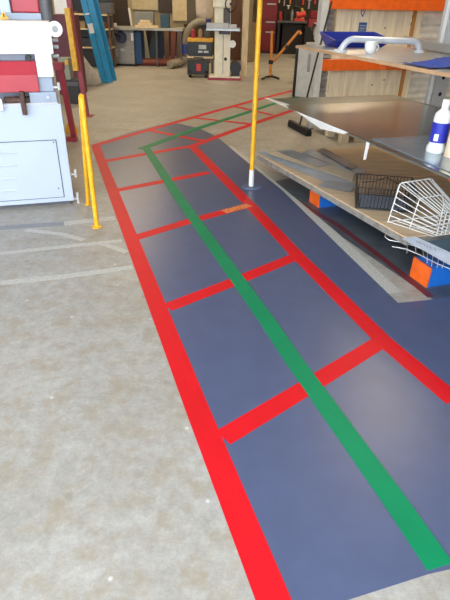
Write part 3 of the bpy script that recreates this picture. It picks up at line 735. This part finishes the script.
# sack
def lump(prof, seg=20, jit=.06, seed=1, sx=1, sy=1):
    rnd = random.Random(seed); mb = MB(); rings = []
    ph = [rnd.random()*6 for _ in range(6)]
    for r, z, ox in prof:
        ring = []
        for k in range(seg):
            a = 2*PI*k/seg; rr = r*(1+jit*math.sin(3*a+ph[0]+z*5)+jit*.6*math.sin(5*a+ph[1]-z*8)+jit*.4*math.sin(9*a+z*13))
            ring.append(mb.bm.verts.new((ox+rr*math.cos(a)*sx, rr*math.sin(a)*sy, z)))
        rings.append(ring)
    for A_, B_ in zip(rings, rings[1:]):
        for k in range(seg): mb.bm.faces.new((A_[k], A_[(k+1) % seg], B_[(k+1) % seg], B_[k]))
    mb.bm.faces.new(rings[0][::-1]); mb.bm.faces.new(rings[-1]); return mb
B = base(85, 85)
single('plastic_sack', lump([(.28, 0, .02), (.32, .06, .02), (.31, .16, .0), (.26, .32, -.07), (.21, .48, -.13), (.17, .62, -.17), (.14, .8, -.19), (.11, .98, -.2), (.05, 1.08, -.2)], sx=1, sy=.6), SACK, 'greyish white sack slumped at the foot of the ladder', 'sack', B, smooth=True)
# fire extinguisher
B = base(107, 68, 13.3); zz0 = W(107, 60, 13.3).z
T = thing('fire_extinguisher', 'red cylinder with pale top right of the blue ladder', 'fire extinguisher', B)
h_ = W(106, 37, 13.3).z
MB().lathe([(.085, 0), (.09, .03), (.088, h_*.8), (.06, h_*.92), (.03, h_)], seg=20).build('cylinder', DARKR, T, smooth=True)
MB().lathe([(.04, h_), (.045, h_+.05), (.02, h_+.09)], seg=14).build('valve', mat('pale_yellow_cap', (.7, .62, .3), .5), T, smooth=True)
# storage shelves left
B = base(92, 62, 14.05); T = thing('storage_shelves', 'beige shelving with dark clutter behind the blue ladder', 'shelves', B)
zA = [W(90, y, 14.05).z for y in (47, 28.5, 14)]
x0_ = W(72, 30, 14.05).x-B.x; x1_ = W(110, 30, 14.05).x-B.x
for z in zA: MB().box(x0_, x1_, 0, .45, z-.03, z).build('shelf', TIMB, T)
for x in (x0_, x1_-.04): MB().box(x, x+.04, 0, .04, 0, zA[-1]+.05).box(x, x+.04, .41, .45, 0, zA[-1]+.05).build('post', TIMD, T)
MB().box(x0_, x1_, .45, .46, 0, zA[-1]+.6).build('back_panel', BLACK, T)
for k, (a, b_, c, mt_) in enumerate([(76, 84, 21, CARD), (86, 95, 19.5, DGREY), (97, 104, 22, TIMD), (77, 90, 38, BLACK), (92, 108, 39, DGREY), (84, 98, 5, BLACK), (99, 112, 3, DGREY)]):
    z = zA[1] if c < 28 and c > 15 else (zA[0] if c > 30 else zA[2]); x0 = W(a, 20, 14.05).x; x1 = W(b_, 20, 14.05).x; t_ = W(a, c, 14.05).z
    nm = ['brown', 'grey', 'dark brown', 'black', 'charcoal', 'tall black', 'dark grey'][k]
    lev = 'top' if z == zA[2] else ('middle' if z == zA[1] else 'lowest')
    single('storage_box', MB().box(0, x1-x0, 0, .35, 0, max(.08, t_-z)), mt_, '%s box on the %s shelf behind the blue ladder' % (nm, lev), 'box', (x0, 14.10, z+.001), group='boxes on the beige shelves', bevel=.01)

# ------------------------------------------------------------------ table saw
Ys = 14.85
B = base(123, 66, Ys); T = thing('table_saw', 'grey cabinet table saw with a long pale table', 'table saw', B)
zt_ = W(120, 27, Ys).z
X = lambda px, py=45, Y=Ys: W(px, py, Y).x-B.x
MB().box(X(112.5, 50), X(134, 50), 0, .6, .05, zt_-.1).build('cabinet', MGREY, T, bevel=.012)
MB().box(X(112)-.03, X(135)+.02, -.02, .62, 0, .05).build('base', BLACK, T)
MB().box(X(134, 50)+.005, X(141, 50), .1, .65, .05, zt_-.1).build('motor_cover', mat('saw_blue', (.015, .07, .2), .5), T, bevel=.01)
MB().box(X(76, 29), X(183, 29), -.15, .75, zt_-.06, zt_).build('table', mat('cast_table', (.36, .34, .29), .4, .4), T, bevel=.006)
MB().box(X(114, 30), X(133, 30), .02, .5, zt_-.1, zt_-.06).build('table_bracket', MGREY, T)
cx, cz = X(121.5, 37), W(121.5, 37, Ys).z
hw = MB().tube([(cx+.12*math.cos(t), -.06, cz+.12*math.sin(t)) for t in [2*PI*k/20 for k in range(20)]], .025, 8, True).cyl((cx, -.07, cz), (cx, 0, cz), .09, seg=18).build('hand_wheel', mat('dark_blue_wheel', (.02, .03, .07), .4), T, smooth=True)
MB().tube([(cx, -.07, cz), (cx-.26, -.07, cz+.1)], .03, 8).build('crank_handle', BLACK, hw, smooth=True)
MB().box(X(131, 36), X(133.5, 36), -.03, 0, cz-.08, cz+.1).build('switch', WHT, T)
MB().box(X(113.5), X(117), -.004, 0, W(1, 54, Ys).z, W(1, 46, Ys).z).box(X(120), X(124), -.004, 0, W(120, 51, Ys).z, W(120, 48.5, Ys).z).build('labels', LGREY, T)
for px_ in (180, 156): MB().box(X(px_), X(px_+1.4), 0, .05, 0, zt_-.06).build('leg', DGREY, T)
MB().box(X(101, 26), X(117, 26), -.14, -.02, zt_, zt_+.09).build('fence', WHT, T, bevel=.005)
# on and behind the saw table
zz1 = zt_+.001
def onsaw(name, x0, y0, x1, mt_, label, cat, yoff=.1, dep=.3, group=None, bevel=.008):
    a = W(x0, y0, Ys+yoff); b = W(x1, y0, Ys+yoff)
    return single(name, MB().box(0, b.x-a.x, 0, dep, 0, max(.03, W((x0+x1)/2, y0, Ys+yoff).z-zz1)), mt_, label, cat, (a.x, Ys+yoff, zz1), group=group, bevel=bevel)
T = thing('framed_board', 'dark brown panel with white side poles behind the saw table', 'panel', (W(118, 26, Ys+.8).x, Ys+1.0, 0))
c0 = T.location.x; Yp = Ys+.95
MB().box(W(105, 18, Yp).x-c0, W(130, 18, Yp).x-c0, 0, .03, .0, W(118, 8, Yp).z).build('panel', mat('very_dark_brown', (.035, .022, .016), .5), T)
for a_, b_ in (((102.5, 8), (107, 27)), ((128.5, 8), (132.5, 26))):
    p = W(*a_, Yp-.05); q_ = W(*b_, Yp-.05); MB().tube([(p.x-c0, -.05, p.z), (q_.x-c0, -.05, q_.z-.3)], .03, 6).build('white_pole', WHT, T)
onsaw('metal_bin', 134, 12, 153, mat('bin_grey', (.22, .23, .22), .45), 'shallow grey metal bin at the back of the saw table', 'bin', .4, .3)
onsaw('machine_head', 160, 14.5, 168.5, mat('teal_blue', (.02, .07, .11), .5), 'dark teal machine head on the right of the saw table', 'machine', .05, .35)
for k, (a_, b_, c_) in enumerate(((135, 25.6, 158), (138, 24.3, 152), (140, 22.8, 150))):
    z = zz1+.06*k; p = W(a_, 26, Ys-.1); q_ = W(c_, 26, Ys-.1)
    single('timber_offcut', MB().box(0, q_.x-p.x, 0, .14, 0, .055), TIMB, ['lowest', 'middle', 'topmost'][k]+' timber offcut piled on the saw table', 'timber', (p.x, Ys-.1, z), rz=.0, group='timber offcuts on the saw table')
def leaning(name, b0, t0, width, th, Y, mt_, label, cat, group=None):
    p = base(*b0, Y); q_ = W(*t0, Y)-p
    L2 = q_.length; ln = math.atan2(q_.x, q_.z)
    return single(name, MB().box(-width/2, width/2, 0, th, 0, L2), mt_, label, cat, (p.x, p.y, 0), rot=(R(-6), ln, 0), group=group, bevel=.003)
leaning('timber_plank', (147, 57), (141, 27), .19, .03, Ys+.95, mat('pale_cream_wood', (.62, .55, .38), .6), 'pale cream plank leaning under the saw table', 'plank', 'boards under the saw table')
leaning('timber_plank', (151, 55), (156, 27), .22, .03, Ys+1.02, BLACK, 'black board leaning right of the cream plank', 'plank', 'boards under the saw table')
leaning('timber_plank', (160, 56), (160, 27), .2, .03, Ys+1.09, mat('dark_blue_board', (.02, .03, .06), .6), 'dark blue board under the saw table', 'plank', 'boards under the saw table')
leaning('timber_plank', (167, 58), (166, 27), .14, .04, Ys+.95, TIMD, 'dark brown board under the right end of the saw table', 'plank', 'boards under the saw table')
leaning('timber_plank', (172.5, 58), (173, 27), .14, .04, Ys+.95, mat('red_wood', (.22, .06, .035), .6), 'reddish board just left of the duct hose', 'plank', 'boards under the saw table')
leaning('timber_plank', (178, 58), (179.5, 27), .13, .04, Ys+.95, TIMD, 'thin brown board closest to the duct hose', 'plank', 'boards under the saw table')
p = F(138, 65.5); q_ = F(178, 66); single('red_pipe', MB().cyl((0, 0, .09), tuple(q_-p+Vector((0, 0, .09))), .09, seg=18), mat('brick_red_pipe', (.24, .055, .035), .5), 'brick red pipe lying on the floor right of the saw', 'pipe', p, smooth=True)
p = F(140, 58); 
# hanging boards above the table against the wall
for k, (x0, y0, x1, y1, mt_, lb) in enumerate([(70, -12, 78, 14, BLACK, 'black panel above the shelves at far left'), (98, -10, 128, 8, mat('dim_brown_cloth', (.05, .035, .025), .8), 'dark curtain on the wall above the saw'),
        (131, -10, 158, 10, mat('cream_board', (.55, .47, .30), .7), 'cream board on the wall above the grey bin'), (158, -10, 172, 13, mat('darkb', (.05, .035, .03), .7), 'dark board on the wall above the teal machine'),
        (187, -10, 196, 24, mat('grey_brown_board', (.12, .10, .07), .7), 'grey brown board on the wall behind the curved hose'),
        (172, -10, 187, 21, mat('warm_cream_board', (.68, .55, .33), .7), 'warm cream board on the wall left of the curved hose'),
        (134, 26, 186, 56, BLACK, 'black sheet added to darken the area under the saw table'),  # added sheet, stands in for the dark beneath the table
        (222, -10, 240, 60, mat('brown_panel', (.13, .055, .025), .7), 'brown panel on the wall behind the bandsaw'), (184, 24, 214, 62, mat('darker', (.06, .045, .03), .8), 'dark sheet against the wall behind the tool cases')]):
    Yw = 17.14-.02*(k % 2); a_ = W(x0, y0, Yw); b_ = W(x1, y1, Yw)
    single('wall_board', MB().box(0, b_.x-a_.x, 0, .015, 0, a_.z-max(b_.z, 0)), mt_, lb, 'board', (a_.x, Yw, max(b_.z, .0)), group='boards against the far wall')

# ------------------------------------------------------------------ dust extraction
B = base(204, 62, 16.1); T = thing('dust_extractor', 'dust extractor with pale cloth bag and curved grey hose', 'dust extractor', B)
Yd = 16.1
cx = W(204, 8, Yd).x-B.x; zb_ = W(204, 19, Yd).z
lump([(.16, 0, 0), (.22, .06, 0), (.24, .2, 0), (.235, .5, 0), (.2, .75, 0), (.08, .85, 0)], jit=.04, seed=3).build('cloth_bag', mat('pale_cloth', (.62, .54, .46), .85, noise=.08), T, smooth=True).location = (cx, .1, zb_)
MB().lathe([(.2, zb_-.16), (.2, zb_)], (cx, .1, 0)).build('blue_collar', mat('collar_blue', (.03, .06, .3), .5), T, smooth=True)
MB().box(cx-.18, cx+.18, 0, .3, .0, .08).cyl((cx, .12, .08), (cx, .12, zb_-.16), .06).build('stand', DGREY, T)
pts = [(206, 21), (200, 21.5), (194, 24), (189, 29), (186, 36), (185, 44)]
P = [W(*p, Yd-.2)-B for p in pts]
def smooth_path(P, n=6):
    out = []
    for i in range(len(P)-1):
        p0, p1, p2, p3 = P[max(i-1, 0)], P[i], P[i+1], P[min(i+2, len(P)-1)]
        for k in range(n):
            t = k/n; out.append(.5*((2*p1)+(p2-p0)*t+(2*p0-5*p1+4*p2-p3)*t*t+(3*p1-p0-3*p2+p3)*t**3))
    out.append(P[-1]); return out
sp = smooth_path(P, 8); MB().tube(sp, [.085+(.008 if k % 2 else 0) for k in range(len(sp))], 14).build('hose', HOSE, T, smooth=True)
MB().cyl(P[-1], W(184.5, 54, Yd-.2)-B, .10, seg=18).build('blue_coupling', mat('coupling_blue', (.06, .10, .38), .4), T, smooth=True)
P2 = [W(186, 53, Yd-.2)-B, W(184, 60, Yd-.25)-B, F(179, 67)-B+Vector((0, 0, .12)), F(170, 69)-B+Vector((0, 0, .11))]
sp = smooth_path(P2, 8); MB().tube(sp, [.095+(.008 if k % 2 else 0) for k in range(len(sp))], 14).build('floor_hose', HOSE, T, smooth=True)
# low stand with tool cases
Yc = 13.3
B = base(200, 76, Yc); T = thing('low_stand', 'low shelf stand between the hose and the bandsaw', 'stand', B)
zs1 = W(200, 56.5, Yc).z
x0 = W(187, 57, Yc).x-B.x; x1 = W(213, 57, Yc).x-B.x
MB().box(x0, x1, 0, .45, zs1-.04, zs1).build('shelf', TIMB, T)
for x in (x0, x1-.04):
    for y in (.0, .41): MB().box(x, x+.04, y, y+.04, 0, zs1-.04).build('leg', DGREY, T)
c_ = Vector((B.x+x0+.02, Yc+.03, zs1+.001)); T = thing('tool_case', 'black tool case with a yellow lid on the low stand', 'tool case', c_)
zt2 = W(200, 42, Yc).z-c_.z; wd = x1-x0-.04
MB().box(0, wd, 0, .35, 0, zt2).build('case', BLACK, T, bevel=.01)
MB().box(-.01, wd+.01, -.01, .36, zt2, zt2+.07).build('lid', YEL, T, bevel=.01)
MB().box(wd*.45, wd*.75, -.004, 0, zt2*.5, zt2*.8).box(wd*.42, wd*.6, -.004, 0, zt2*.25, zt2*.4).box(wd*.65, wd*.85, -.004, 0, zt2*.25, zt2*.4).build('pale_emblem', LGREY, T)
for k in range(3):
    single('red_can', MB().lathe([(.05, 0), (.05, .16), (.02, .2)], seg=12), [DARKR, CARD, DGREY][k], ['dark red can on the yellow tool case', 'brown can on the yellow tool case', 'grey can on the yellow tool case'][k], 'can', (c_.x+wd*(.2+.3*k), c_.y+.15, c_.z+zt2+.071), group='cans on the yellow tool case')
B = base(199, 77.5); T = thing('tool_trolley', 'black wheeled tool box with a red emblem on the floor', 'tool box', B)
x0 = W(188, 70, B.y).x-B.x; x1 = W(208.5, 70, B.y).x-B.x; zt3 = W(199, 61, B.y).z
MB().box(x0, x1, 0, .3, .06, zt3).build('case', BLACK, T, bevel=.015)
MB().box(x0+.2, x1-.18, -.005, 0, .14, zt3-.06).build('red_emblem', mat('bright_red', (.7, .05, .03), .5), T)
MB().tube([(x0+.12, .15, zt3), (x0+.14, .15, zt3+.06), (x1-.14, .15, zt3+.06), (x1-.12, .15, zt3)], .014, 8).build('handle', DGREY, T)
for x in (x0+.05, x1-.05): MB().cyl((x-.03, .0, .07), (x+.03, .0, .07), .07, seg=18).build('wheel', BLACK, T, smooth=True)

# ------------------------------------------------------------------ bandsaw
B = base(225, 80); Yb = B.y
T = thing('bandsaw', 'tall cream bandsaw with a grey table', 'bandsaw', B)
X = lambda px, py: W(px, py, Yb).x-B.x
Z = lambda py, px=225: W(px, py, Yb).z
MB().box(X(208, 79), X(241, 79), -.06, .5, .0, .05).build('base_plate', DARKR, T)
MB().box(X(209, 79), X(240, 79), -.04, .48, .05, .08).build('base_top', CREAM, T)
ztb = Z(28)
MB().box(X(214.5, 60), X(230, 60), 0, .45, .08, ztb-.06).build('lower_cabinet', CREAM, T, bevel=.012)
MB().box(X(222.6, 60), X(223.3, 60), -.004, .0, .12, ztb-.1).build('door_seam', MGREY, T)
MB().box(X(214.5, 15), X(223.5, 15), .08, .4, ztb-.07, Z(7)).build('spine', CREAM, T, bevel=.01)
MB().box(X(213, 2), X(231, 2), -.02, .42, Z(8), Z(8)+.65).build('upper_housing', CREAM, T, bevel=.03)
MB().box(X(224.5, 15), X(229, 15), .05, .2, ztb+.05, Z(8)).build('blade_guard', DGREY, T)
MB().box(X(230, 15), X(230.8, 15), .08, .1, ztb, Z(8)).build('blade_post', LGREY, T)
tb_ = MB().box(X(206.5, 30), X(240, 30), -.22, .4, ztb-.05, ztb).build('table', mat('bandsaw_table', (.40, .42, .42), .35, .6), T, bevel=.004)
MB().box(X(207, 28), X(228.5, 28), -.2, -.1, ztb, ztb+.1).box(X(229.2, 28), X(236.5, 28), -.2, -.1, ztb, ztb+.08).build('fence', LGREY, T)
MB().box(X(219, 35), X(230, 35), -.1, .2, ztb-.12, ztb-.05).build('trunnion', DGREY, T)
cx, cz = X(232.5, 44), Z(44, 232)
MB().cyl((cx, -.05, cz), (cx, .0, cz), .075, seg=20).cyl((cx-.08, .0, cz), (cx, .0, cz), .03).build('white_hand_wheel', WHT, T, smooth=True)
cx, cz = X(225.5, 59), Z(59)
MB().cyl((cx, -.03, cz), (cx, .0, cz), .035, seg=14).build('black_knob', BLACK, T, smooth=True)
cx, cz = X(235.5, 70), Z(70, 235)
MB().cyl((cx, -.0, .26), (cx, .4, .26), .13, seg=20).box(cx-.1, cx+.1, .05, .35, .08, .2).build('motor', BLACK, T, smooth=True)
cx, cz = X(231, 4), Z(4, 231)
MB().tube([(cx+.12*math.cos(t), -.06, cz+.15*math.sin(t)) for t in [2*PI*k/16 for k in range(16)]], .014, 6, True).cyl((cx, -.06, cz), (cx, 0, cz), .03).build('tension_wheel', BLACK, T, smooth=True)
Bp = base(243, 77); single('timber_post', MB().box(-.055, .085, 0, .1, 0, 3.2), TIMB, 'pale pine post right beside the bandsaw', 'post', Bp, bevel=.004)
# boards leaning right of post
leaning('hardboard_sheet', (252, 57.5), (252.5, 22), .5, .02, 16.8, CARD, 'brown hardboard sheet leaning behind the yellow pole', 'board', 'hardboard sheets behind the yellow pole')
leaning('hardboard_sheet', (247.5, 58), (249, 0), .22, .02, 16.6, mat('beige_board', (.22, .165, .095), .7), 'tall beige board leaning just right of the pine post', 'board', 'hardboard sheets behind the yellow pole')

# ------------------------------------------------------------------ far right background
Yr = 19.9
B = base(267, 53, Yr); T = thing('tool_cabinet', 'tall dark red tool cabinet right of the yellow pole', 'cabinet', B)
x0 = W(257, 30, Yr).x-B.x; x1 = W(276, 30, Yr).x-B.x
REDC = mat('deep_red_cabinet', (.24, .004, .010), .4)
MB().box(x0, x1, 0, .6, .06, 2.1).build('body', REDC, T, bevel=.01)
MB().box(x0+.03, x1-.03, .03, .57, 0, .06).build('plinth', BLACK, T)
zz3 = [.1, .75, W(266, 22, Yr).z+.08, W(266, 4, Yr).z+.08, 2.07]
for a_, b_ in zip(zz3, zz3[1:]):
    d_ = MB().box(x0+.02, x1-.02, -.02, 0, a_+.01, b_-.01).build('drawer', REDC, T, bevel=.005)
    if a_ > .3 or True: MB().box(x0+.3, x1-.06, -.045, -.02, b_-.1, b_-.06).build('handle', LGREY, d_)
# workbench
Yw = 19.6
B = base(291, 55, Yw); T = thing('workbench', 'dark workbench crowded with tools at the far wall', 'workbench', B)
x0 = W(277.5, 22, Yw).x-B.x; x1 = W(309, 22, Yw).x-B.x; zb2 = W(290, 21, Yw).z
MB().box(x0, x1, 0, .7, zb2-.06, zb2).build('bench_top', DGREY, T)
for x in (x0+.02, x1-.1): MB().box(x, x+.08, .05, .13, 0, zb2-.06).build('leg', BLACK, T)
MB().box(x0+.2, x1-.2, .15, .6, .0, zb2-.1).build('dark_cupboard', mat('near_black_brown', (.008, .005, .004), .6), T)
MB().box(x0, x1+.5, .72, .75, .0, 2.4).build('back_board', mat('dark_tool_board', (.025, .02, .015), .8), T)
cols = [('red', (.6, .03, .02)), ('white', (.75, .74, .7)), ('orange', (.7, .2, .03)), ('green', (.06, .25, .1)), ('grey', (.3, .3, .32)), ('yellow', (.75, .5, .06)), ('blue', (.04, .12, .4)), ('black', (.02, .02, .02)), ('cream', (.6, .52, .36)), ('brown', (.25, .12, .05))]
n_ = 0
XX = B.x+x0+.06
for row, (yo, hmin) in enumerate(((.08, .12), (.42, .3))):
    x = XX
    while x < B.x+x1-(.95 if row == 0 else .2):
        cn, cc = cols[(n_*7+row*3) % 10]; h_ = hmin+random.random()*.22; w_ = .05+random.random()*.05
        mt_ = mat('item_'+cn, cc, .5)
        sh_ = n_ % 3
        mb = MB()
        if sh_ == 0: mb.lathe([(w_*.6, 0), (w_*.6, h_*.7), (w_*.25, h_*.85), (w_*.25, h_)], seg=12)
        elif sh_ == 1: mb.box(-w_*.7, w_*.7, -.06, .06, 0, h_*.8)
        else: mb.cyl((0, 0, 0), (0, 0, h_*.6), w_*.7, seg=14).cyl((0, 0, h_*.6), (0, 0, h_*.66), w_*.5, seg=14)
        k_ = ['bottle', 'box', 'can'][sh_]
        single('bench_'+k_, mb, mt_, '%s %s in the %s row on the far workbench' % (cn, k_, ['front', 'back'][row]), k_, (x+.06, Yw+yo, zb2+.001), group='small %s %ss in the %s row on the workbench' % (cn, k_, ['front', 'back'][row]))
        x += w_*1.5+.07+random.random()*.04; n_ += 1
T = thing('power_tool', 'red and black power tool at the right of the workbench', 'power tool', (W(299.5, 20, Yw).x, Yw+.2, zb2+.001))
MB().box(-.16, .18, -.16, -.04, 0, .08).cyl((-.1, -.1, .16), (.2, -.1, .22), .09, seg=16).build('body', mat('bright_red', (.7, .05, .03), .5), T, smooth=False)
MB().tube([(0, -.1, .22), (.02, -.1, .4), (-.2, -.1, .42)], .03, 8).build('handle', BLACK, T)
for k, (px_, y0, y1, cn) in enumerate([(279, -4, 3, 'cream'), (284, -3, 6, 'grey'), (290, -4, 4, 'orange'), (296, -5, 8, 'black'), (303, -4, 5, 'red'), (309, -3, 9, 'grey'), (315, -4, 4, 'red'), (288, 5, 9, 'white'), (301, 8, 13, 'yellow')]):
    a_ = W(px_, y0, Yw+.68); b_ = W(px_+3.5, y1, Yw+.68); cc = dict(cols)[cn]
    single('hanging_tool', MB().box(0, (b_.x-a_.x)*.35, 0, .03, 0, a_.z-b_.z).box(-.04, (b_.x-a_.x)*.6, -.005, .035, (a_.z-b_.z)*.7, a_.z-b_.z), mat('item_'+cn, cc), '%s tool hanging on the dark board, %s from the left' % (cn, ['first', 'second', 'third', 'fourth', 'fifth', 'sixth', 'last', 'low one third', 'low one fifth'][k]), 'tool', (a_.x, Yw+.68, b_.z), group='tools hanging above the workbench')
# red chest right of bench
B = base(313, 45, 18.2); T = thing('tool_chest', 'red tool chest on a dark trolley right of the workbench', 'tool chest', B)
x0 = W(306, 20, 18.2).x-B.x; x1 = W(324, 20, 18.2).x-B.x; za = W(314, 27, 18.2).z
MB().box(x0, x1, 0, .5, .1, za).build('trolley', BLACK, T, bevel=.01)
for x in (x0+.05, x1-.1): MB().cyl((x, .05, .05), (x+.05, .05, .05), .05).build('castor', BLACK, T)
c_ = MB().box(x0+.1, x1, .05, .45, za, W(314, 19, 18.2).z).build('chest', DARKR, T, bevel=.01)
MB().box(x0+.25, x1-.15, .03, .05, za+.08, za+.12).build('latch', LGREY, c_)
MB().box(x0+.15, x1, .1, .45, W(314, 18, 18.2).z, W(314, 11, 18.2).z).build('upper_chest', REDC, T, bevel=.01)
# grey mitre saw on stand
B = base(318, 60, 12.2); T = thing('mitre_saw', 'grey mitre saw on a stand behind the top shelf corner', 'mitre saw', B)
x0 = W(306, 45, 12.2).x-B.x; x1 = W(327, 45, 12.2).x-B.x; zq = W(316, 46, 12.2).z
MB().box(x0, x1, 0, .4, zq-.05, zq).build('stand_top', MGREY, T)
for x in (x0+.04, x1-.1): MB().tube([(x, .1, zq-.05), (x+(.1 if x > 0 else -.1), .0, 0)], .02, 8).build('leg', MGREY, T)
MB().lathe([(.2, zq), (.2, zq+.05)], ((x0+x1)/2, .2, 0)).build('turntable', LGREY, T)
MB().cyl(((x0+x1)/2-.03, .2, zq+.25), ((x0+x1)/2+.03, .2, zq+.25), .15, seg=24).box((x0+x1)/2-.05, (x0+x1)/2+.2, .15, .3, zq+.2, zq+.32).build('saw_head', LGREY, T)
MB().tube([((x0+x1)/2, .15, zq+.36), ((x0+x1)/2-.1, .05, zq+.42), ((x0+x1)/2-.14, .0, zq+.3)], .02, 8).build('handle', BLACK, T)
# orange stand
B = base(271, 79); T = thing('folding_stand', 'orange folding work stand with a black three footed base', 'work stand', B)
Yo = B.y
P = lambda px, py: W(px, py, Yo)-B
MB().tube([P(270, 77), P(271, 62)], .032, 10).build('lower_post', ORG2, T, smooth=True)
MB().tube([P(271, 62), P(272, 31)], .03, 10).build('upper_post', ORG2, T, smooth=True)
MB().tube([P(273, 62), P(299, 31)], .03, 10).tube([P(299, 31), P(301, 34)], .03, 10).build('slanted_post', ORG2, T, smooth=True)
MB().cyl(P(270.6, 64), P(271.2, 60), .055, seg=16).build('collar', BLACK, T, smooth=True)
MB().cyl(P(285.5, 48.5), P(287.5, 45.5), .042, seg=16).build('clamp', BLACK, T, smooth=True)
b0 = P(270, 77)
for px_, py_ in ((262, 80), (279, 80), (272, 76)):
    e = F(px_, py_)-B; MB().tube([Vector((b0.x, b0.y, .06)), (Vector((b0.x, b0.y, .07))+e)/2+Vector((0, 0, .02)), e+Vector((0, 0, .025))], .024, 8).build('foot', BLACK, T, smooth=True)
# small brown crate on floor far
B = base(300, 108);
